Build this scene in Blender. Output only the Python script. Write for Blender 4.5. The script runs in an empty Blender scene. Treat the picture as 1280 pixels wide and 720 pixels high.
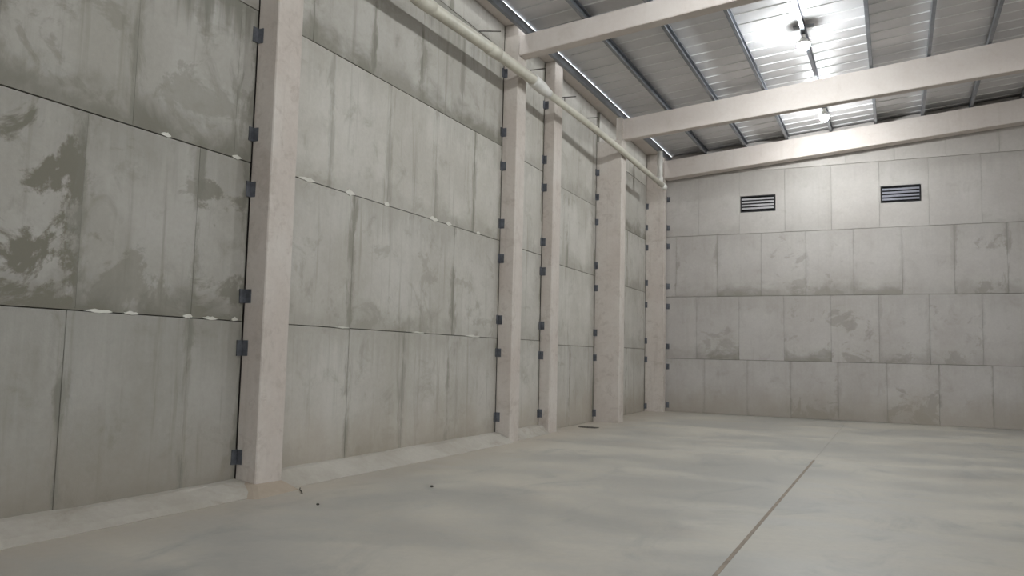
import bpy, bmesh, math, random
from mathutils import Vector, Matrix
C = bpy.context.scene.collection
random.seed(7)

# ------------------------------------------------------------------ camera
YAW, PITCH, ROLL, FPX = -0.4516, 0.0852, 0.0235, 989.9
CAM = Vector((6.771, 0.0, 1.6))
fw = Vector((math.sin(YAW)*math.cos(PITCH), math.cos(YAW)*math.cos(PITCH), math.sin(PITCH)))
rt = Vector((math.cos(YAW), -math.sin(YAW), 0.0)); up = rt.cross(fw)
r2 = rt*math.cos(ROLL) + up*math.sin(ROLL); u2 = up*math.cos(ROLL) - rt*math.sin(ROLL)
cd = bpy.data.cameras.new('camera'); cam = bpy.data.objects.new('camera', cd); C.objects.link(cam)
cd.sensor_width = 36.0; cd.lens = FPX/1280*36.0; cd.clip_start = 0.05; cd.clip_end = 300
cam.matrix_world = Matrix(((r2.x, u2.x, -fw.x, CAM.x), (r2.y, u2.y, -fw.y, CAM.y), (r2.z, u2.z, -fw.z, CAM.z), (0, 0, 0, 1)))
bpy.context.scene.camera = cam

# ------------------------------------------------------------------ world, exposure, lamp power
W = bpy.data.worlds.new('overcast_sky'); bpy.context.scene.world = W; W.use_nodes = True
bg = W.node_tree.nodes['Background']; bg.inputs[0].default_value = (0.93, 0.97, 1.0, 1); bg.inputs[1].default_value = 6.0
VS = bpy.context.scene.view_settings
VS.view_transform = 'Standard'; VS.look = 'None'; VS.gamma = 1.0; VS.use_curve_mapping = False; VS.exposure = -0.20
BULB_STRENGTH = 1100.0
BULB_COLOUR = (0.94, 0.985, 1.0)

# ------------------------------------------------------------------ materials
def new_mat(name):
    m = bpy.data.materials.new(name); m.use_nodes = True
    nt = m.node_tree; b = nt.nodes['Principled BSDF']
    return m, nt, b
def N(nt, t, **kw):
    n = nt.nodes.new(t)
    for k, v in kw.items(): setattr(n, k, v)
    return n
def math_n(nt, op, a, b=None, clamp=False):
    n = N(nt, 'ShaderNodeMath', operation=op, use_clamp=clamp)
    for i, v in enumerate((a, b)):
        if v is None: continue
        if isinstance(v, (int, float)): n.inputs[i].default_value = v
        else: nt.links.new(v, n.inputs[i])
    return n.outputs[0]
def noise(nt, vec, scale, detail=5, rough=0.6, dist=0.0):
    n = N(nt, 'ShaderNodeTexNoise'); n.inputs['Scale'].default_value = scale; n.inputs['Detail'].default_value = detail
    n.inputs['Roughness'].default_value = rough; n.inputs['Distortion'].default_value = dist
    nt.links.new(vec, n.inputs['Vector']); return n.outputs['Fac']
def mapping(nt, vec, scale, loc=(0, 0, 0)):
    n = N(nt, 'ShaderNodeMapping'); n.inputs['Scale'].default_value = scale; n.inputs['Location'].default_value = loc
    nt.links.new(vec, n.inputs['Vector']); return n.outputs[0]
def rng(nt, v, a, b, c=0.0, d=1.0, smooth=True):
    n = N(nt, 'ShaderNodeMapRange'); n.interpolation_type = 'SMOOTHSTEP' if smooth else 'LINEAR'; n.clamp = True
    for i, x in zip((1, 2, 3, 4), (a, b, c, d)): n.inputs[i].default_value = x
    nt.links.new(v, n.inputs[0]); return n.outputs[0]
def mix(nt, fac, a, b, mode='MIX'):
    n = N(nt, 'ShaderNodeMix', data_type='RGBA', blend_type=mode)
    for s, v in (('Factor', fac), ('A', a), ('B', b)):
        i = [q for q in n.inputs if q.name == s and (q.type == 'RGBA' or s == 'Factor')][0]
        if isinstance(v, (int, float)): i.default_value = v
        elif isinstance(v, tuple): i.default_value = (*v, 1) if len(v) == 3 else v
        else: nt.links.new(v, i)
    return [o for o in n.outputs if o.type == 'RGBA'][0]
def attr(nt, name):
    n = N(nt, 'ShaderNodeAttribute', attribute_type='OBJECT', attribute_name=name); return n.outputs['Fac']
def bump(nt, b, h, strength, dist):
    n = N(nt, 'ShaderNodeBump'); n.inputs['Strength'].default_value = strength; n.inputs['Distance'].default_value = dist
    nt.links.new(h, n.inputs['Height']); nt.links.new(n.outputs[0], b.inputs['Normal'])

def concrete(name, base, light, dark, rough=0.8, panel=False, streak=0.35, cloud=0.6, fine=0.12, speck=0.0):
    """cast concrete: clouds, vertical run marks, fine grain; on panels also old damp patches (object values 'damp' and 'blotch')"""
    m, nt, b = new_mat(name)
    pos = N(nt, 'ShaderNodeNewGeometry').outputs['Position']
    c1 = rng(nt, noise(nt, pos, 0.75, 7, 0.62), 0.36, 0.66)
    col = mix(nt, math_n(nt, 'MULTIPLY', c1, cloud), base, light)
    c2 = rng(nt, noise(nt, mapping(nt, pos, (1, 1, 1), (11, 3, 7)), 1.9, 8, 0.68, 0.6), 0.52, 0.74)
    col = mix(nt, math_n(nt, 'MULTIPLY', c2, cloud*0.75), col, dark)
    s = rng(nt, noise(nt, mapping(nt, pos, (4.2, 4.2, 0.22)), 1.6, 5, 0.6), 0.54, 0.74)
    col = mix(nt, math_n(nt, 'MULTIPLY', s, streak), col, dark)
    s2 = rng(nt, noise(nt, mapping(nt, pos, (5.2, 5.2, 0.3), (4, 9, 1)), 1.4, 4, 0.6), 0.56, 0.76)
    col = mix(nt, math_n(nt, 'MULTIPLY', s2, streak*0.6), col, light)
    if speck:
        col = mix(nt, math_n(nt, 'MULTIPLY', rng(nt, noise(nt, pos, 4.5, 9, 0.72, 0.5), 0.52, 0.66), speck), col, dark)
    hf = noise(nt, pos, 16, 8, 0.7)
    col = mix(nt, fine, col, mix(nt, hf, (0.0, 0.0, 0.0), (1, 1, 1)), 'OVERLAY')
    if panel:
        uvn = N(nt, 'ShaderNodeUVMap'); sep = N(nt, 'ShaderNodeSeparateXYZ'); nt.links.new(uvn.outputs[0], sep.inputs[0])
        v = sep.outputs['Y']                                             # height above the panel's lower edge, metres
        ns = noise(nt, mapping(nt, pos, (1, 1, 1.3), (2, 5, 3)), 1.5, 6, 0.62, 0.4)
        band = math_n(nt, 'SUBTRACT', math_n(nt, 'MULTIPLY', ns, 1.15), math_n(nt, 'MULTIPLY', v, 1.05))
        band = rng(nt, band, 0.10, 0.62)
        col = mix(nt, math_n(nt, 'MULTIPLY', band, attr(nt, 'damp'), True), col, (0.19, 0.177, 0.140))
        bl = noise(nt, mapping(nt, pos, (1, 0.9, 1.15), (7.3, 1.2, 4.4)), 1.25, 12, 0.66, 0.5)
        bl2 = rng(nt, math_n(nt, 'ADD', bl, math_n(nt, 'MULTIPLY', math_n(nt, 'SUBTRACT', 0.9, v), 0.05)), 0.0, 1.0, 0.0, 1.0, False)
        bl2 = rng(nt, math_n(nt, 'ADD', bl2, math_n(nt, 'MULTIPLY', math_n(nt, 'SUBTRACT', attr(nt, 'blotch'), 0.6), 0.11)), 0.515, 0.575)
        col = mix(nt, math_n(nt, 'MULTIPLY', bl2, math_n(nt, 'MULTIPLY', attr(nt, 'blotch'), 1.3, True), True), col, (0.205, 0.190, 0.148))
        top = rng(nt, math_n(nt, 'SUBTRACT', math_n(nt, 'MULTIPLY', noise(nt, mapping(nt, pos, (5, 5, 0.4)), 1.6, 4), 1.4), math_n(nt, 'SUBTRACT', 1.85, v)), 0.1, 0.7)
        col = mix(nt, math_n(nt, 'MULTIPLY', top, attr(nt, 'drip'), True), col, (0.20, 0.19, 0.155))
        sz = N(nt, 'ShaderNodeSeparateXYZ'); nt.links.new(pos, sz.inputs[0])
        so = rng(nt, math_n(nt, 'ADD', sz.outputs['Z'], math_n(nt, 'MULTIPLY', noise(nt, mapping(nt, pos, (1.2, 1.2, 0.5), (6, 2, 8)), 1.3, 6), 1.3)), 0.75, 1.75, 1.0, 0.0)
        col = mix(nt, math_n(nt, 'MULTIPLY', so, 0.55), col, (0.335, 0.285, 0.225))
        ue = N(nt, 'ShaderNodeUVMap', uv_map='EdgeMap'); se = N(nt, 'ShaderNodeSeparateXYZ'); nt.links.new(ue.outputs[0], se.inputs[0])
        ed = math_n(nt, 'MINIMUM', se.outputs['X'], se.outputs['Y'])         # leak marks along the upright form joints
        en = noise(nt, mapping(nt, pos, (2.2, 2.2, 0.8), (1, 6, 2)), 1.7, 8, 0.66, 0.4)
        em = rng(nt, math_n(nt, 'SUBTRACT', math_n(nt, 'MULTIPLY', math_n(nt, 'SUBTRACT', en, 0.40), 0.62), ed), -0.02, 0.09)
        col = mix(nt, math_n(nt, 'MULTIPLY', em, attr(nt, 'leak'), True), col, (0.22, 0.208, 0.170))
        hs = N(nt, 'ShaderNodeHueSaturation'); nt.links.new(col, hs.inputs['Color']); nt.links.new(attr(nt, 'tone'), hs.inputs['Value'])
        col = hs.outputs[0]
    nt.links.new(col, b.inputs['Base Color'])
    b.inputs['Roughness'].default_value = rough
    bump(nt, b, hf, 0.22, 0.012)
    return m

def metal(name, col, rough, metallic, var=0.15, scale=3.0, bumpy=0.0):
    m, nt, b = new_mat(name)
    pos = N(nt, 'ShaderNodeNewGeometry').outputs['Position']
    f = noise(nt, pos, scale, 5, 0.6)
    d = tuple(c*(1-var*2) for c in col); l = tuple(min(1, c*(1+var)) for c in col)
    nt.links.new(mix(nt, rng(nt, f, 0.3, 0.7), d, l), b.inputs['Base Color'])
    nt.links.new(rng(nt, f, 0.3, 0.7, rough*0.85, min(1, rough*1.15)), b.inputs['Roughness'])
    b.inputs['Metallic'].default_value = metallic
    if bumpy: bump(nt, b, noise(nt, pos, 30, 3), bumpy, 0.004)
    return m

M_WALL = concrete('grey_precast_concrete', (0.388, 0.363, 0.320), (0.482, 0.458, 0.418), (0.255, 0.24, 0.195), panel=True, streak=0.6, cloud=0.85)
M_REAR = concrete('pale_precast_concrete', (0.46, 0.425, 0.395), (0.55, 0.52, 0.49), (0.35, 0.32, 0.28), panel=True, streak=0.2, cloud=0.6)
M_PILLAR = concrete('beige_cast_concrete', (0.475, 0.418, 0.372), (0.56, 0.52, 0.475), (0.34, 0.285, 0.24), streak=0.35, cloud=0.7, speck=0.4)
M_BEAM = concrete('pink_beige_cast_concrete', (0.615, 0.55, 0.508), (0.68, 0.63, 0.59), (0.48, 0.415, 0.365), streak=0.2, cloud=0.5)
M_KERB = concrete('pale_kerb_concrete', (0.335, 0.305, 0.26), (0.43, 0.40, 0.355), (0.25, 0.215, 0.17), streak=0.1, cloud=0.8)
M_MORTAR = concrete('brown_mortar', (0.33, 0.27, 0.21), (0.40, 0.345, 0.285), (0.26, 0.205, 0.155), streak=0.05, rough=0.95)
M_WHITE = concrete('white_mortar', (0.54, 0.52, 0.46), (0.6, 0.58, 0.53), (0.44, 0.41, 0.36), streak=0.05)
M_CORE = concrete('dark_joint_backing', (0.09, 0.08, 0.07), (0.11, 0.10, 0.09), (0.06, 0.05, 0.045), rough=0.95)
M_SHELL = concrete('plain_wall_concrete', (0.42, 0.41, 0.385), (0.48, 0.47, 0.45), (0.33, 0.32, 0.29))
M_STEEL = metal('dark_painted_steel', (0.12, 0.125, 0.14), 0.55, 0.3, 0.2, 9)
M_PURLIN = metal('galvanised_purlin_steel', (0.27, 0.285, 0.31), 0.42, 0.75, 0.12, 4)
M_SHEET = metal('galvalume_roof_sheet', (0.68, 0.67, 0.68), 0.36, 0.4, 0.05, 1.2)
M_RIBSHEEN = metal('painted_rib_sheen', (0.85, 0.85, 0.85), 0.35, 0.1, 0.03, 2)  # near-white colour painted on the rib beads as their highlight lines
M_PIPE = metal('cream_plastic_pipe', (0.55, 0.52, 0.44), 0.42, 0.0, 0.06, 3)
M_PIPEW = metal('white_plastic_pipe', (0.70, 0.68, 0.64), 0.42, 0.0, 0.05, 3)
M_BLACK = metal('black_vent_metal', (0.018, 0.018, 0.02), 0.6, 0.2, 0.2, 5)
M_SLAT = metal('grey_vent_slat_metal', (0.40, 0.385, 0.395), 0.5, 0.3, 0.08, 5)
M_SLATD = metal('dark_grey_vent_slat_metal', (0.21, 0.21, 0.24), 0.5, 0.3, 0.08, 5)
M_RUST = metal('rusty_bar', (0.10, 0.085, 0.075), 0.8, 0.3, 0.2, 12)
M_FILL = metal('brown_joint_sealant', (0.29, 0.24, 0.19), 0.9, 0.0, 0.15, 6)
M_DIRT = metal('dark_debris', (0.06, 0.055, 0.045), 0.95, 0.0, 0.25, 9)

def floor_mat():
    m, nt, b = new_mat('power_floated_concrete_floor')
    pos = N(nt, 'ShaderNodeNewGeometry').outputs['Position']
    a = rng(nt, noise(nt, mapping(nt, pos, (0.34, 0.62, 1)), 1.0, 6, 0.6, 0.5), 0.38, 0.64)
    col = mix(nt, a, (0.345, 0.330, 0.300), (0.45, 0.417, 0.360))
    c = rng(nt, noise(nt, mapping(nt, pos, (0.9, 0.5, 1), (3, 8, 0)), 1.3, 7, 0.65, 0.8), 0.5, 0.75)
    col = mix(nt, math_n(nt, 'MULTIPLY', c, 0.7), col, (0.255, 0.252, 0.242))
    d = rng(nt, noise(nt, mapping(nt, pos, (0.5, 0.8, 1), (9, 1, 0)), 0.9, 6, 0.6), 0.52, 0.72)
    col = mix(nt, math_n(nt, 'MULTIPLY', d, 0.45), col, (0.43, 0.385, 0.325))
    # brown dust lying along the foot of the left wall
    sx = N(nt, 'ShaderNodeSeparateXYZ'); nt.links.new(pos, sx.inputs[0])
    dust = rng(nt, math_n(nt, 'ADD', sx.outputs['X'], math_n(nt, 'MULTIPLY', noise(nt, pos, 1.6, 5), 0.9)), 0.6, 2.0, 1.0, 0.0)
    col = mix(nt, math_n(nt, 'MULTIPLY', dust, 0.75), col, (0.41, 0.358, 0.295))
    hf = noise(nt, pos, 12, 8, 0.7)
    col = mix(nt, 0.10, col, mix(nt, hf, (0, 0, 0), (1, 1, 1)), 'OVERLAY')
    nt.links.new(col, b.inputs['Base Color'])
    nt.links.new(rng(nt, a, 0, 1, 0.42, 0.60), b.inputs['Roughness'])
    bump(nt, b, hf, 0.08, 0.006)
    return m
M_FLOOR = floor_mat()

def bulb_mat():
    m, nt, b = new_mat('glowing_lamp_glass')
    b.inputs['Base Color'].default_value = (0.9, 0.9, 0.9, 1)
    b.inputs['Emission Color'].default_value = (*BULB_COLOUR, 1); b.inputs['Emission Strength'].default_value = BULB_STRENGTH
    return m
M_BULB = bulb_mat()

# ------------------------------------------------------------------ helpers
def obj(name, bm, mat, parent=None, smooth=False):
    me = bpy.data.meshes.new(name)
    bmesh.ops.recalc_face_normals(bm, faces=bm.faces[:])
    bm.to_mesh(me); bm.free()
    me.materials.append(mat)
    if smooth:
        for p in me.polygons: p.use_smooth = True
    o = bpy.data.objects.new(name, me); C.objects.link(o)
    if parent: o.parent = parent
    return o
def tag(o, label, cat, group=None):
    o['label'] = label; o['category'] = cat
    if group: o['group'] = group
    return o
def thing(name, label, cat, loc=(0, 0, 0), group=None):
    o = bpy.data.objects.new(name, None); C.objects.link(o); o.location = loc; o.empty_display_size = 0.2
    return tag(o, label, cat, group)
def struct(o): o['kind'] = 'structure'; return o
def dup(root, loc, label=None):
    r = root.copy(); C.objects.link(r); r.location = loc
    if label: r['label'] = label
    for ch in list(root.children):
        c = ch.copy(); C.objects.link(c); c.parent = r
        for g in ch.children:
            d = g.copy(); C.objects.link(d); d.parent = c
    return r
def hexa(bm, p, bev=0.0):
    """eight corners: bottom ring then top ring"""
    vs = [bm.verts.new(q) for q in p]
    fs = [bm.faces.new([vs[i] for i in f]) for f in ((3, 2, 1, 0), (4, 5, 6, 7), (0, 1, 5, 4), (1, 2, 6, 5), (2, 3, 7, 6), (3, 0, 4, 7))]
    if bev:
        es = list({e for f in fs for e in f.edges})
        bmesh.ops.bevel(bm, geom=es, offset=bev, segments=1, affect='EDGES')
    return vs
def box(bm, x0, x1, y0, y1, z0, z1, bev=0.0):
    return hexa(bm, [(x0, y0, z0), (x1, y0, z0), (x1, y1, z0), (x0, y1, z0), (x0, y0, z1), (x1, y0, z1), (x1, y1, z1), (x0, y1, z1)], bev)
def tube(bm, pts, r, seg=16, cap=True):
    rings = []
    for i, p in enumerate(pts):
        p = Vector(p); a = Vector(pts[max(0, i-1)]); b = Vector(pts[min(len(pts)-1, i+1)])
        t = (b-a).normalized(); s = t.cross(Vector((0, 0, 1)))
        if s.length < 0.05: s = t.cross(Vector((1, 0, 0)))
        s.normalize(); q = s.cross(t)
        rr = r[i] if isinstance(r, (list, tuple)) else r
        rings.append([bm.verts.new(p + (s*math.cos(k*2*math.pi/seg) + q*math.sin(k*2*math.pi/seg))*rr) for k in range(seg)])
    for A, B in zip(rings, rings[1:]):
        for k in range(seg): bm.faces.new((A[k], A[(k+1) % seg], B[(k+1) % seg], B[k]))
    if cap:
        bm.faces.new(rings[0]); bm.faces.new(rings[-1])
def lathe(bm, prof, seg=20, c=(0, 0, 0)):
    rings = [[bm.verts.new((c[0]+r*math.cos(k*2*math.pi/seg), c[1]+r*math.sin(k*2*math.pi/seg), c[2]+z)) for k in range(seg)] for r, z in prof]
    for A, B in zip(rings, rings[1:]):
        for k in range(seg): bm.faces.new((A[k], A[(k+1) % seg], B[(k+1) % seg], B[k]))
    bm.faces.new(rings[0]); bm.faces.new(rings[-1])

# ------------------------------------------------------------------ the room's dimensions
YR = 24.29           # face of the rear wall
YF = -8.0            # front wall, behind the camera
XR = 25.0            # right wall
XRIDGE = 12.5
SL = 0.087           # roof slope
ZP = 7.76            # underside of the purlins at x = 0
PH = 0.17            # purlin depth
def xw(y): return 0.0 if y <= 13.4 else -0.02*(y-13.4)      # the left wall runs slightly out of square at its far end
def zroof(x): return ZP + SL*(x if x <= XRIDGE else 2*XRIDGE-x)

# ------------------------------------------------------------------ floor
bm = bmesh.new(); box(bm, -1.0, XR+25, YF-25, YR+1, -0.4, -0.10)
floor = struct(obj('floor', bm, M_CORE))
def slab(x0, x1, y0, y1):
    bm = bmesh.new(); box(bm, x0, x1, y0, y1, -0.10, 0.0, 0.002); return obj('floor_slab', bm, M_FLOOR, floor)
xs = [-0.6, 5.53, 11.5, 17.5, XR]; ys = [YF, 2.6, 14.15, YR+0.3]
for i in range(len(xs)-1):
    for j in range(len(ys)-1):
        slab(xs[i]+(0.018 if i == 1 and j < 2 else 0.0012), xs[i+1]-(0.018 if i == 0 and j < 2 else 0.0012), ys[j]+0.001, ys[j+1]-0.001)
bm = bmesh.new(); box(bm, 5.512, 5.548, YF+0.02, 14.12, -0.09, 0.0)
obj('joint_filler', bm, M_FILL, floor)
bm = bmesh.new(); box(bm, XR+0.002, XR+25, YF, YR, -0.10, 0.0); box(bm, -0.6, XR+25, YF-25, YF-0.002, -0.10, 0.0); obj('outside_apron', bm, M_FLOOR, floor)

# ------------------------------------------------------------------ left wall: pre-cast panels between the pillars
bm = bmesh.new()
hexa(bm, [(-0.35, YF-0.3, 0), (-0.13, YF-0.3, 0), (-0.13, 13.4, 0), (-0.35, 13.4, 0), (-0.35, YF-0.3, 8.01), (-0.13, YF-0.3, 8.01), (-0.13, 13.4, 8.01), (-0.35, 13.4, 8.01)])
hexa(bm, [(-0.6, 13.4, 0), (-0.13, 13.4, 0), (xw(YR)-0.13, YR+0.3, 0), (-0.6, YR+0.3, 0), (-0.6, 13.4, 8.01), (-0.13, 13.4, 8.01), (xw(YR)-0.13, YR+0.3, 8.01), (-0.6, YR+0.3, 8.01)])
wall_left = struct(obj('wall_left', bm, M_CORE))
def uv_panel(o, axis, lo, hor):
    me = o.data; uv = me.uv_layers.new(name='UVMap')
    for l in me.loops:
        v = me.vertices[l.vertex_index].co; uv.data[l.index].uv = (v[hor], v[2]-lo)
    h0 = min(v.co[hor] for v in me.vertices); h1 = max(v.co[hor] for v in me.vertices); ue = me.uv_layers.new(name='EdgeMap')
    for l in me.loops:
        v = me.vertices[l.vertex_index].co; ue.data[l.index].uv = (v[hor]-h0, h1-v[hor])
def panel_left(y0, y1, z0, z1, damp=0.0, blotch=0.0, drip=0.0, tone=1.0, gz=0.006):
    j = random.uniform(-0.005, 0.004)
    bm = bmesh.new()
    hexa(bm, [(xw(y0)-0.125, y0, z0+gz), (xw(y0)+j, y0, z0+gz), (xw(y1)+j, y1, z0+gz), (xw(y1)-0.125, y1, z0+gz),
              (xw(y0)-0.125, y0, z1-gz), (xw(y0)+j, y0, z1-gz), (xw(y1)+j, y1, z1-gz), (xw(y1)-0.125, y1, z1-gz)], 0.0025)
    o = obj('concrete_panel', bm, M_WALL, wall_left)
    o['damp'] = damp; o['blotch'] = blotch; o['drip'] = drip; o['tone'] = tone; o['leak'] = random.uniform(0.5, 1.0)
    uv_panel(o, 0, z0, 1); return o
# the pillars: near face y0, far face y1, room face x
PIL = [('p1', 6.88, 7.31, 0.30), ('p2', 13.38, 13.78, 0.30), ('p3', 15.46, 15.90, 0.20), ('p4', 19.04, 19.22, 0.555), ('p5', 23.92, 24.20, 0.365)]
ZA = [0.0, 1.92, 3.78, 5.62, 7.50, 8.02]
bays = [
 (2.0, 6.864, ZA, [[3.36, 4.71, 6.10], [3.45, 4.79, 6.12], [3.92, 5.26, 6.60], [4.5, 5.8], [4.5]],
    [(0.6, 0.0, 0.3, 0.73), (0.95, [0.9, 1.0, 0.42, 0.6], 0.3, 0.77), (0.85, 0.35, 0.8, 0.79), (0.4, 0.1, 0.3, 0.8), (0.3, 0, 0, 0.95)]),
 (7.31, 13.362, ZA, [[8.86, 10.21, 11.55], [8.86, 11.66], [8.30, 9.65, 10.99, 12.3], [7.85, 9.17, 10.49, 11.8], [9.3, 11.3]],
    [(0.7, 0.0, 0.3, 0.97), (0.35, 0.25, 0.25, 0.98), (0.5, 0.0, 0.3, 1.06), (0.9, 0.15, 0.6, 0.90), (0.3, 0, 0, 0.98)]),
 (13.78, 15.44, [0, 1.93, 3.76, 5.58, 7.48, 8.02], [[], [], [], [], []],
    [(0.3, 0, 0.2, 1.0), (0.3, 0, 0.2, 1.02), (0.3, 0, 0.2, 1.05), (0.6, 0, 0.2, 1.0), (0.3, 0, 0, 1.0)]),
 (15.90, 19.019, [0, 1.865, 3.68, 5.47, 7.35, 8.02], [[17.3], [], [17.0], [], []],
    [(0.3, 0, 0.2, 1.0), (0.3, 0, 0.2, 1.03), (0.4, 0, 0.3, 1.03), (0.6, 0, 0.3, 1.0), (0.3, 0, 0, 1.05)]),
 (19.22, 23.898, [0, 1.90, 3.66, 5.30, 7.0, 8.02], [[20.6, 21.9], [20.3, 21.6], [20.6, 21.9], [], []],
    [(0.3, 0, 0.2, 0.97), (0.3, 0, 0.2, 1.0), (0.5, 0, 0.3, 0.98), (0.9, 0, 0.3, 0.93), (0.3, 0, 0, 1.08)])]
for y0, y1, zs, seams, props in bays:
    for r in range(5):
        cuts = [y0] + seams[r] + [y1]
        for q, (a, b) in enumerate(zip(cuts, cuts[1:])):
            d, bl, dr, t = props[r]
            if isinstance(bl, list): bl = bl[q]; d /= 0.9
            k = random.uniform(0.6, 1.1)
            panel_left(a+(0.0006 if a != y0 else 0), b-(0.0006 if b != y1 else 0), zs[r], zs[r+1], d*k, bl*random.uniform(0.85, 1), dr*k, t*random.uniform(0.975, 1.02), 0.005)
# pale mortar squeezed out along the joints
for y, z, l, h in [(5.03, 1.935, 0.28, 0.03), (5.38, 1.935, 0.16, 0.035), (6.07, 1.945, 0.12, 0.045), (6.38, 1.94, 0.2, 0.035), (6.74, 1.945, 0.09, 0.05),
                   (5.66, 3.80, 0.12, 0.05), (6.64, 3.80, 0.14, 0.04), (7.85, 3.80, 0.32, 0.05), (8.75, 3.80, 0.2, 0.07), (9.62, 3.80, 0.12, 0.09), (10.95, 3.80, 0.26, 0.06), (11.45, 3.80, 0.18, 0.06), (12.5, 3.80, 0.14, 0.05),
                   (8.7, 1.935, 0.3, 0.02), (10.6, 1.935, 0.35, 0.025), (12.4, 1.935, 0.5, 0.03)]:
    bm = bmesh.new(); n = 7; top = []; bot = []
    for i in range(n):
        t = i/(n-1); e = 0.25+0.75*math.sin(math.pi*t)
        top.append((y-l/2+l*t, z+h*e*random.uniform(0.4, 0.9)-0.01)); bot.append((y-l/2+l*t, z-h*e*random.uniform(0.2, 0.6)-0.01))
    ring = bot + top[::-1]
    A = [bm.verts.new((-0.02, p[0], p[1])) for p in ring]; B = [bm.verts.new((0.008, p[0], p[1])) for p in ring]
    bm.faces.new(A); bm.faces.new(B)
    for i in range(len(ring)): bm.faces.new((A[i], A[(i+1) % len(ring)], B[(i+1) % len(ring)], B[i]))
    obj('mortar_patch', bm, M_WHITE, wall_left)

# sloped kerb along the foot of the left wall
def kerb(n, y0, y1, w, q=1.0):
    bm = bmesh.new(); prof = [(-0.02, -0.05), (w, -0.05), (w, 0.004), (w-0.10, 0.06*q), (0.13, 0.15*q), (0.09, 0.165*q), (-0.02, 0.17*q)]
    m = max(2, int((y1-y0)/0.35)); rings = []
    for i in range(m+1):
        y = y0+(y1-y0)*i/m
        rings.append([bm.verts.new((xw(y)+px*(1+random.uniform(-0.03, 0.03)), y, pz+(random.uniform(-0.008, 0.008) if pz > 0.05 else 0))) for px, pz in prof])
    for A, B in zip(rings, rings[1:]):
        for k in range(len(prof)): bm.faces.new((A[k], A[(k+1) % len(prof)], B[(k+1) % len(prof)], B[k]))
    bm.faces.new(rings[0]); bm.faces.new(rings[-1])
    return struct(obj('baseboard_left' if n == 0 else 'baseboard_left.%03d' % n, bm, M_KERB))
kerb(0, 2.0, 6.86, 0.47, 0.80); kerb(1, 7.32, 13.36, 0.40); kerb(2, 13.79, 15.44, 0.30)

# ------------------------------------------------------------------ rear wall
ZR = [0.0, 1.632, 3.535, 5.423, 7.32]
bm = bmesh.new()
top = [(-0.6, 7.9), (0.2, 7.95), (XRIDGE, zroof(XRIDGE)+PH+0.015), (XR-0.2, 7.95), (XR+0.6, 7.9)]
ring = [(-0.6, -0.1)] + top + [(XR+0.6, -0.1)]
A = [bm.verts.new((x, YR+0.16, z)) for x, z in ring]; B = [bm.verts.new((x, YR+0.40, z)) for x, z in ring]
bm.faces.new(A); bm.faces.new(B)
for i in range(len(ring)): bm.faces.new((A[i], A[(i+1) % len(ring)], B[(i+1) % len(ring)], B[i]))
wall_back = struct(obj('wall_back', bm, M_CORE))
VENTS = [(2.60, 3.63, 6.07, 6.57), (6.46, 7.48, 6.12, 6.60)]
def panel_rear(x0, x1, z0, z1a, z1b, tone, damp, hole=None):
    j = random.uniform(-0.004, 0.004); y0 = YR+j; y1 = YR+0.15; g = 0.0045
    bm = bmesh.new(); x0 += 0.0015; x1 -= 0.0015
    if hole:
        hx0, hx1, hz0, hz1 = hole
        hx0 = max(hx0, x0+0.02); hx1 = min(hx1, x1-0.02)
        X = [x0, hx0, hx1, x1]; Z = [z0+g, hz0, hz1, z1a-g]
        F = [[bm.verts.new((x, y0, z)) for x in X] for z in Z]; K = [[bm.verts.new((x, y1, z)) for x in X] for z in Z]
        for i in range(3):
            for k in range(3):
                if i == 1 and k == 1: continue
                for G in (F, K): bm.faces.new((G[i][k], G[i][k+1], G[i+1][k+1], G[i+1][k]))
        loops = [[(0, 0), (0, 1), (0, 2), (0, 3), (1, 3), (2, 3), (3, 3), (3, 2), (3, 1), (3, 0), (2, 0), (1, 0)], [(1, 1), (1, 2), (2, 2), (2, 1)]]
        for lp in loops:
            for i in range(len(lp)):
                a, b = lp[i], lp[(i+1) % len(lp)]
                bm.faces.new((F[a[0]][a[1]], F[b[0]][b[1]], K[b[0]][b[1]], K[a[0]][a[1]]))
    else:
        hexa(bm, [(x0, y0, z0+g), (x1, y0, z0+g), (x1, y1, z0+g), (x0, y1, z0+g), (x0, y0, z1a-g), (x1, y0, z1b-g), (x1, y1, z1b-g), (x0, y1, z1a-g)], 0.003)
    o = obj('concrete_panel', bm, M_REAR, wall_back)
    o['tone'] = tone; o['damp'] = damp; o['blotch'] = random.choice((0.0, 0.0, 0.24, 0.31)) if z0 < 5 else 0.0; o['drip'] = 0.12; o['leak'] = random.choice((0.1, 0.2, 0.25, 0.5))*(1 if z0 < 5 else 0.4)
    uv_panel(o, 1, z0, 0)
SEAM = [[0.30, 1.55, 2.80, 4.02, 5.30, 6.55, 7.81, 9.06], [1.30, 2.57, 3.85, 5.13, 6.37, 7.62, 8.86], [0.65, 1.93, 3.21, 4.46, 5.74, 6.98, 8.24, 9.47],
        [1.36, 2.585, 3.89, 5.17, 6.43, 7.66, 8.92], [3.0, 4.28, 5.56, 6.83, 8.10, 9.36]]
TONE = [0.82, 0.82, 0.85, 0.88, 0.95]; DAMP = [0.15, 0.55, 0.55, 0.2, 0.0]
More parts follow.
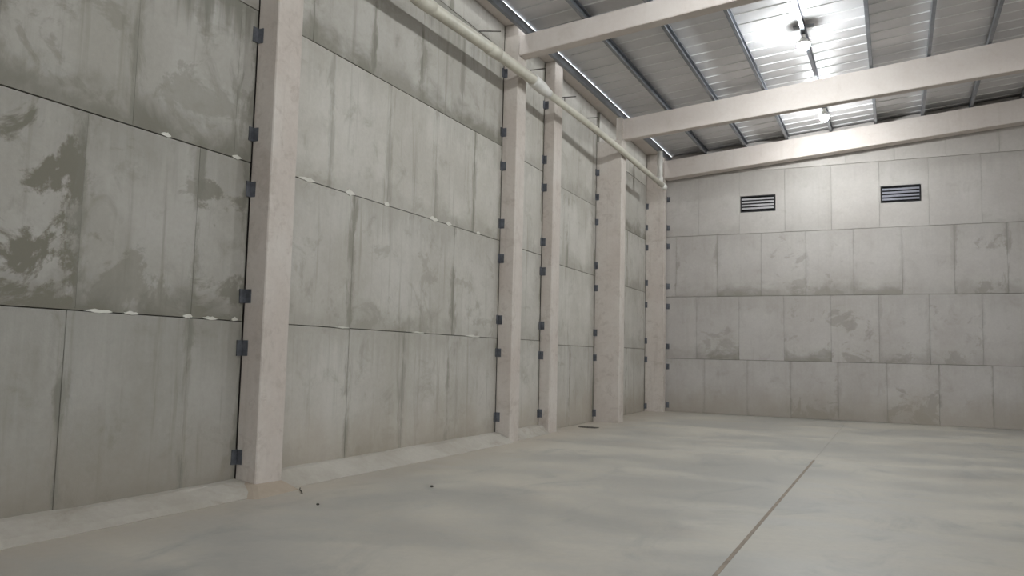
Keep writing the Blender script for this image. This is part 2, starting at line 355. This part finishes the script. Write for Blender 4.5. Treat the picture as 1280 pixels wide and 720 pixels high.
for r in range(5):
    cuts = [-0.5] + SEAM[r]
    while cuts[-1] < XR-1.5: cuts.append(cuts[-1]+1.25)
    cuts.append(XR+0.5)
    for a, b in zip(cuts, cuts[1:]):
        h = None
        if r == 3:
            for v in VENTS:
                if a < v[0]+0.1 and b > v[1]-0.1: h = v
        if r < 4: panel_rear(a, b, ZR[r], ZR[r+1], ZR[r+1], TONE[r]*random.uniform(0.975, 1.025), DAMP[r]*random.uniform(0.1, 1.2), h)
        else:
            za, zb = (max(7.40, zroof(x)+PH+0.012) for x in (a, b))
            if a < XRIDGE < b: zb = za
            panel_rear(a, b, ZR[4], za, zb, TONE[4]*random.uniform(0.98, 1.02), 0.0)

# right and front walls (outside the picture, they close the hall; doorways added to let in daylight)
bm = bmesh.new(); 
for y0, y1, z0, z1 in [(YF-0.3, 5.0, -0.1, 7.95), (11.0, YR+0.4, -0.1, 7.95), (5.0, 11.0, 5.0, 7.95)]: box(bm, XR, XR+0.25, y0, y1, z0, z1)
struct(obj('wall_right', bm, M_SHELL))
bm = bmesh.new()
for x0, x1, z0, z1 in [(-0.6, 9.0, -0.1, 7.9), (21.5, XR+0.6, -0.1, 7.9), (9.0, 21.5, 6.4, 7.9)]: box(bm, x0, x1, YF-0.3, YF, z0, z1)
hexa(bm, [(0.3, YF-0.3, 7.9), (XR-0.3, YF-0.3, 7.9), (XR-0.3, YF, 7.9), (0.3, YF, 7.9), (XRIDGE-0.1, YF-0.3, 8.95), (XRIDGE+0.1, YF-0.3, 8.95), (XRIDGE+0.1, YF, 8.95), (XRIDGE-0.1, YF, 8.95)])
struct(obj('wall_front', bm, M_SHELL))

# ------------------------------------------------------------------ roof: ribbed sheets
ceiling = bpy.data.objects.new('ceiling', None); C.objects.link(ceiling); struct(ceiling)
RIB = 0.49; LAPW = 2*RIB
def sheet_bm(side):
    bm = bmesh.new(); prof = []
    for k in range(2):
        o = k*RIB
        prof += [(o, 0.0)] + [(o+0.245-0.017*math.cos(a*math.pi/6), -0.017*math.sin(a*math.pi/6)) for a in range(0, 7)]
    prof.append((LAPW, 0.0))
    xa, xb = (0.465, XRIDGE) if side == 0 else (XRIDGE, XR-0.2)
    n = 6; t = 0.004; rows = []
    for i in range(n+1):
        x = xa+(xb-xa)*i/n; z = zroof(x)+PH+0.032
        rows.append(([bm.verts.new((x, y, z+h)) for y, h in prof], [bm.verts.new((x, y, z+h+t)) for y, h in prof]))
    for (a, at), (b, bt) in zip(rows, rows[1:]):
        for k in range(len(prof)-1):
            bm.faces.new((a[k], b[k], b[k+1], a[k+1])); bm.faces.new((at[k], at[k+1], bt[k+1], bt[k]))
        bm.faces.new((a[0], at[0], bt[0], b[0])); bm.faces.new((a[-1], b[-1], bt[-1], at[-1]))
    for a, at in (rows[0], rows[-1]):
        for k in range(len(prof)-1): bm.faces.new((a[k], a[k+1], at[k+1], at[k]))
    return bm
Y0S = 16.245-0.245-LAPW*25
for side in (0, 1):
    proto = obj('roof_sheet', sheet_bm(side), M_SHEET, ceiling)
    proto.data.materials.append(M_RIBSHEEN)
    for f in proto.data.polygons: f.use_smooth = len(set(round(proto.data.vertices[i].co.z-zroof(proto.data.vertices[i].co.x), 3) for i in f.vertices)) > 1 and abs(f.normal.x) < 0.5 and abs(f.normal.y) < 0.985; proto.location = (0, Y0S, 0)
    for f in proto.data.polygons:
        if f.use_smooth: f.material_index = 1  # bead faces take the painted highlight
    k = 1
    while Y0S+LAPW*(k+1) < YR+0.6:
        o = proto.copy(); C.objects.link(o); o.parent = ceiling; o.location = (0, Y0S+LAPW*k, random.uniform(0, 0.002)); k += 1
# lapped ridge cap
bm = bmesh.new()
for s in (-1, 1):
    hexa(bm, [(XRIDGE, YF-0.4, zroof(XRIDGE)+PH+0.075), (XRIDGE+s*0.4, YF-0.4, zroof(XRIDGE)-0.4*SL+PH+0.075), (XRIDGE+s*0.4, YR+0.5, zroof(XRIDGE)-0.4*SL+PH+0.075), (XRIDGE, YR+0.5, zroof(XRIDGE)+PH+0.075),
              (XRIDGE, YF-0.4, zroof(XRIDGE)+PH+0.085), (XRIDGE+s*0.4, YF-0.4, zroof(XRIDGE)-0.4*SL+PH+0.085), (XRIDGE+s*0.4, YR+0.5, zroof(XRIDGE)-0.4*SL+PH+0.085), (XRIDGE, YR+0.5, zroof(XRIDGE)+PH+0.085)])
obj('ridge_cap', bm, M_SHEET, ceiling)

# concrete gutter edge resting on the wall and the pillar tops
bm = bmesh.new()
box(bm, -0.62, 0.31, YF-0.3, YR+0.4, 8.02, 8.07, 0.008)
eave = obj('trim_1', bm, M_BEAM); struct(eave)

# purlins
ordn = ['first', 'second', 'third', 'fourth', 'fifth', 'sixth', 'seventh', 'eighth', 'ninth']
PX = [0.455, 1.63, 2.82, 4.01, 5.20, 6.37, 7.54, 8.70, 9.88]
for i, x in enumerate(PX):
    z = zroof(x); w = 0.07; t = 0.006; bm = bmesh.new(); ya, yb = YF+0.02, YR+0.12
    prof = [(0, 0), (w, 0), (w, 0.022), (w-t, 0.022), (w-t, t), (t, t), (t, PH-t), (w-t, PH-t), (w-t, PH-0.022), (w, PH-0.022), (w, PH), (0, PH)]
    if i == 0: prof = [(w-a, b) for a, b in prof]
    A = [bm.verts.new((x-w/2+a, ya, z+b)) for a, b in prof]; B = [bm.verts.new((x-w/2+a, yb, z+b)) for a, b in prof]
    bm.faces.new(A); bm.faces.new(B)
    for k in range(12): bm.faces.new((A[k], A[(k+1) % 12], B[(k+1) % 12], B[k]))
    lab = ['galvanised steel purlin along the eave, right above the left wall', '', '', '', 'galvanised steel purlin that carries the row of lamps under the roof'][i] if i in (0, 4) else \
        ('%s galvanised roof purlin counted from the left wall, %s the lamp row' % (ordn[i], 'left of' if i < 4 else 'right of'))
    tag(obj('steel_purlin', bm, M_PURLIN), lab, 'purlin', 'steel purlins under the roof sheets')

# ------------------------------------------------------------------ roof beams (concrete rafters)
def beam(y0, y1, x0, bot, top, label, bev=0.012):
    bm = bmesh.new()
    xs_ = [x0, XRIDGE, XR-0.3]
    def zb(x): xx = x if x <= XRIDGE else 2*XRIDGE-x; return bot[0]+bot[1]*xx
    def zt(x): xx = x if x <= XRIDGE else 2*XRIDGE-x; return top[0]+top[1]*xx
    R = [[bm.verts.new(q) for q in ((x, y0, zb(x)), (x, y1, zb(x)), (x, y1, zt(x)), (x, y0, zt(x)))] for x in xs_]
    for A, B in zip(R, R[1:]):
        for k in range(4): bm.faces.new((A[k], A[(k+1) % 4], B[(k+1) % 4], B[k]))
    bm.faces.new(R[0]); bm.faces.new(R[-1])
    bmesh.ops.bevel(bm, geom=bm.edges[:], offset=bev, segments=2, affect='EDGES')
    return tag(obj('roof_beam', bm, M_BEAM), label, 'beam', 'concrete roof beams')
beam(13.40, 13.68, 0.302, (7.36, 0.090), (7.755, 0.087), 'nearest sloping concrete roof beam, cut by the top of the picture')
beam(19.20, 19.45, 0.44, (7.175, 0.073), (7.70, 0.091), 'middle sloping concrete roof beam between the two glowing lamps')
beam(23.86, 24.24, 0.37, (7.165, 0.083), (7.72, 0.089), 'far sloping concrete roof beam lying against the gable wall')

# ------------------------------------------------------------------ pillars with welded angle brackets
LAB = {'p1': 'large foreground concrete pillar with brown mortar round its foot', 'p2': 'concrete pillar carrying the nearest roof beam, second from the left',
       'p3': 'slim concrete pillar without a roof beam, third from the left', 'p4': 'wide-sided pinkish concrete pillar carrying the middle roof beam', 'p5': 'farthest concrete pillar in the corner at the gable wall'}
BZ = {'p1': [0.39, 1.61, 2.23, 3.45, 4.11, 5.30, 5.92, 7.1], 'p2': [0.45, 1.66, 2.27, 3.42, 4.10, 5.24, 5.88, 7.06], 'p3': [0.41, 1.61, 2.24, 3.42, 4.05, 5.22, 5.86, 7.05],
      'p4': [0.21, 1.61, 2.24, 3.37, 3.95, 5.05, 5.70, 6.36], 'p5': [0.16, 1.60, 2.17, 3.28, 3.95, 5.05, 5.68, 6.38]}
def bracket_bm():
    bm = bmesh.new(); s = 0.085; h = 0.17; t = 0.012
    P = [(0, 0), (0, -s), (t, -s), (t, -t), (s, -t), (s, 0)]           # L seen from above: one leg on the wall, one on the pillar
    A = [bm.verts.new((x, y, -h/2)) for x, y in P]; B = [bm.verts.new((x, y, h/2)) for x, y in P]
    bm.faces.new(A); bm.faces.new(B)
    for k in range(6): bm.faces.new((A[k], A[(k+1) % 6], B[(k+1) % 6], B[k]))
    return bm
bproto = None
for n, y0, y1, x1 in PIL:
    root = thing('concrete_pillar', LAB[n], 'pillar', (xw(y0), y0, 0), 'pillars along the left wall')
    d = x1-xw(y0); L = y1-y0
    bm = bmesh.new()
    if n in ('p1', 'p2', 'p3'): box(bm, -0.004, d, 0, L, -0.02, 8.015, 0.012)
    elif n == 'p4':
        box(bm, -0.004, d, 0, L+0.2, -0.02, 7.17, 0.012); box(bm, d-0.16, d-0.01, 0.02, L+0.19, 7.17, 7.77, 0.012)
    else: box(bm, -0.004, d, 0, L, -0.02, 8.015, 0.012); 
    obj('shaft', bm, M_PILLAR, root)
    if n == 'p1':
        bm = bmesh.new(); hexa(bm, [(0.0, -0.44, -0.01), (0.62, -0.30, -0.01), (0.56, L+0.06, -0.01), (0.0, L+0.06, -0.01), (0.0, -0.05, 0.13), (d+0.02, -0.03, 0.10), (d+0.02, L+0.02, 0.09), (0.0, L+0.02, 0.12)], 0.03)
        c = obj('mortar_collar', bm, M_MORTAR, root)
    for z in BZ[n]:
        if bproto is None: b = bproto = obj('angle_bracket', bracket_bm(), M_STEEL, root)
        else: b = bproto.copy(); C.objects.link(b); b.parent = root
        b.location = (0.005, 0.002, z+random.uniform(-0.02, 0.02)); b.rotation_euler = (random.uniform(-0.05, 0.05), 0, 0); q = 0.8 if n in ('p4', 'p5') else 1.0; b.scale = (q*random.uniform(0.9, 1.15), random.uniform(0.9, 1.15), random.uniform(0.92, 1.08))
# brackets in the corner between the last pillar and the gable wall
for z in [0.20, 1.38, 2.0, 3.24, 3.87, 5.13, 5.71, 6.61]:
    b = bproto.copy(); C.objects.link(b); b.parent = wall_back; b.location = (0.375, YR+0.005, z); b.rotation_euler = (0, 0, 0)

# ------------------------------------------------------------------ rain-water pipe
def pp(y):
    x = 0.43 + (y-8.0)*0.0195 if y < 19 else 0.645
    zk = [(2.0, 6.72), (8.0, 6.83), (10.0, 6.87), (12.0, 6.92), (13.5, 6.93), (14.2, 6.88), (17.0, 6.86), (19.8, 6.78), (22.9, 6.71)]
    for (ya, za), (yb, zb) in zip(zk, zk[1:]):
        if ya <= y <= yb: return (x, y, za+(zb-za)*(y-ya)/(yb-ya))
    return (x, y, zk[-1][1])
pipe = thing('drain_pipe', 'long cream rainwater pipe running high along the left wall', 'pipe', (0, 0, 0))
bm = bmesh.new(); tube(bm, [pp(y) for y in (2.0, 6.0, 8.0, 10.0, 12.0, 13.5, 14.05)], 0.102, 18); obj('wide_pipe', bm, M_PIPE, pipe, True)
bm = bmesh.new(); tube(bm, [pp(y) for y in (14.15, 17.0, 19.0, 19.8, 22.75)], 0.076, 18); obj('narrow_pipe', bm, M_PIPE, pipe, True)
for ya, yb, r in ((9.55, 9.95, 0.112), (11.75, 12.1, 0.112)):
    bm = bmesh.new(); tube(bm, [pp(ya), pp(yb)], r, 18); obj('coupling', bm, M_PIPE, pipe, True)
bm = bmesh.new(); tube(bm, [pp(13.55), pp(13.6), pp(14.0), pp(14.18), pp(14.3)], [0.112, 0.122, 0.122, 0.098, 0.09], 18); r = obj('reducer', bm, M_PIPEW, pipe, True); r['label'] = 'white reducing sleeve'
bm = bmesh.new(); tube(bm, [pp(22.6), pp(22.9)], 0.088, 18); obj('end_cap', bm, M_PIPEW, pipe, True)
bm = bmesh.new(); q = pp(22.35); tube(bm, [(q[0], q[1], q[2]+0.05), (q[0], q[1], 7.66)], 0.082, 16); obj('downpipe', bm, M_PIPEW, pipe, True)
bm = bmesh.new(); tube(bm, [(q[0], q[1], q[2]+0.04), (q[0], q[1], q[2]+0.18)], 0.095, 16); obj('tee_collar', bm, M_PIPEW, pipe, True)
for k, (a, b) in enumerate((((0, 12.33, 7.51), (0.30, 12.61, 7.56)), ((0, 14.56, 7.53), (0.30, 14.70, 7.58)), ((0, 16.46, 7.55), (0.30, 16.45, 7.52)), ((0, 17.72, 7.41), (0.30, 17.97, 7.47)))):
    bm = bmesh.new(); e = xw(a[1])-0.02
    tube(bm, [(a[0]+e, a[1], a[2]), b], 0.012, 8)
    if k == 2: tube(bm, [(a[0]+0.02, a[1], a[2]), (a[0]+0.02, a[1], a[2]-0.25)], 0.010, 8)
    obj('hanger_rod', bm, M_RUST, pipe)

# ------------------------------------------------------------------ louvred vents in the gable wall
def vent(v, label, slat_mat):
    x0, x1, z0, z1 = v; w = x1-x0-0.05; h = z1-z0-0.01
    root = thing('louvre_vent', label, 'vent', ((x0+x1)/2, YR, z0), 'louvred vents in the gable wall')
    f = 0.020; bm = bmesh.new()
    box(bm, -w/2, w/2, -0.012, 0.13, 0.005, 0.005+f); box(bm, -w/2, w/2, -0.012, 0.13, h-f, h)
    box(bm, -w/2, -w/2+f, -0.012, 0.13, 0.005+f, h-f); box(bm, w/2-f, w/2, -0.012, 0.13, 0.005+f, h-f)
    obj('frame', bm, M_BLACK, root)
    bm = bmesh.new(); box(bm, -w/2+f, w/2-f, 0.115, 0.128, 0.005+f, h-f); obj('backing', bm, M_BLACK, root)
    for i in range(4):
        z = h-f-0.045-0.094*i; bm = bmesh.new()
        hexa(bm, [(-w/2+f, 0.0, z-0.056), (w/2-f, 0.0, z-0.056), (w/2-f, 0.075, z-0.003), (-w/2+f, 0.075, z-0.003), (-w/2+f, 0.0, z-0.002), (w/2-f, 0.0, z-0.002), (w/2-f, 0.075, z+0.005), (-w/2+f, 0.075, z+0.005)])
        obj('slat', bm, slat_mat, root)
vent(VENTS[0], 'left louvred wall vent with pale pinkish slats', M_SLAT)
vent(VENTS[1], 'right louvred wall vent with dark grey slats', M_SLATD)

# ------------------------------------------------------------------ lamps under the fifth purlin
zl = zroof(5.20)
lamp = thing('ceiling_lamp', 'glowing white lamp hanging between the nearest and middle roof beams', 'lamp', (5.20, 16.45, zl), 'bulb lamps under the roof')
bm = bmesh.new(); box(bm, -0.20, 0.20, -0.06, 0.06, PH-0.03, PH-0.006, 0.006); box(bm, -0.055, -0.04, -0.05, 0.05, -0.01, PH-0.03); box(bm, 0.04, 0.055, -0.05, 0.05, -0.01, PH-0.03)
box(bm, -0.055, 0.055, -0.05, 0.05, -0.014, -0.002); obj('mounting_bracket', bm, M_PURLIN, lamp)
bm = bmesh.new(); lathe(bm, [(0.02, -0.014), (0.034, -0.02), (0.034, -0.07), (0.028, -0.075)], 16); obj('socket', bm, M_PIPEW, lamp, False)
bm = bmesh.new(); lathe(bm, [(0.028, -0.072), (0.045, -0.085), (0.100, -0.15), (0.134, -0.205), (0.134, -0.215), (0.02, -0.216)], 20); obj('heat_sink', bm, M_PIPEW, lamp, False)
bm = bmesh.new(); lathe(bm, [(0.020, -0.217), (0.124, -0.218), (0.126, -0.235), (0.118, -0.27), (0.098, -0.305), (0.066, -0.332), (0.03, -0.345), (0.004, -0.348)], 20); obj('bulb', bm, M_BULB, lamp, True)
dup(lamp, (5.20, 21.60, zl), 'glowing white lamp hanging between the middle roof beam and the gable beam')
dup(lamp, (5.20, 10.60, zl), 'glowing lamp of the same row, overhead in front of the camera')
dup(lamp, (5.20, 4.40, zl), 'glowing lamp of the same row, nearest overhead beside the camera')

# ------------------------------------------------------------------ bits lying on the floor
def pebble(x, y, s, label):
    bm = bmesh.new(); bmesh.ops.create_icosphere(bm, subdivisions=2, radius=s)
    for v in bm.verts: v.co = Vector((v.co.x*random.uniform(0.9, 1.2), v.co.y*random.uniform(0.8, 1.1), v.co.z*0.6+s*0.55))
    o = obj('pebble', bm, M_DIRT, None, True); o.location = (x, y, 0); tag(o, label, 'pebble')
pebble(1.72, 8.33, 0.022, 'small dark crumb on the open floor between the first two pillars')
pebble(1.32, 6.72, 0.018, 'small dark crumb on the floor just in front of the foreground pillar')
bm = bmesh.new(); rr = []
for k in range(18):
    a = k*2*math.pi/18; rr.append((0.27*math.cos(a)*random.uniform(0.8, 1.1), 0.16*math.sin(a)*random.uniform(0.7, 1.1)))
A = [bm.verts.new((x, y, 0)) for x, y in rr]; B = [bm.verts.new((x*0.9, y*0.9, 0.012)) for x, y in rr]
bm.faces.new(A); bm.faces.new(B)
for k in range(18): bm.faces.new((A[k], A[(k+1) % 18], B[(k+1) % 18], B[k]))
o = obj('debris_heap', bm, M_DIRT); o.location = (0.42, 17.3, 0.001); tag(o, 'flat dark patch of debris on the floor beside the wide-sided pillar', 'debris')
bm = bmesh.new(); tube(bm, [(0, 0, 0.008), (0.08, -0.10, 0.008), (0.17, -0.17, 0.008), (0.27, -0.28, 0.008)], 0.006, 6)  # thin dark tube laid on the floor in place of a crack
o = obj('crack_line', bm, M_DIRT); o.location = (0.50, 7.40, 0); tag(o, 'short dark line standing for a floor crack right of the foreground pillar', 'crack')
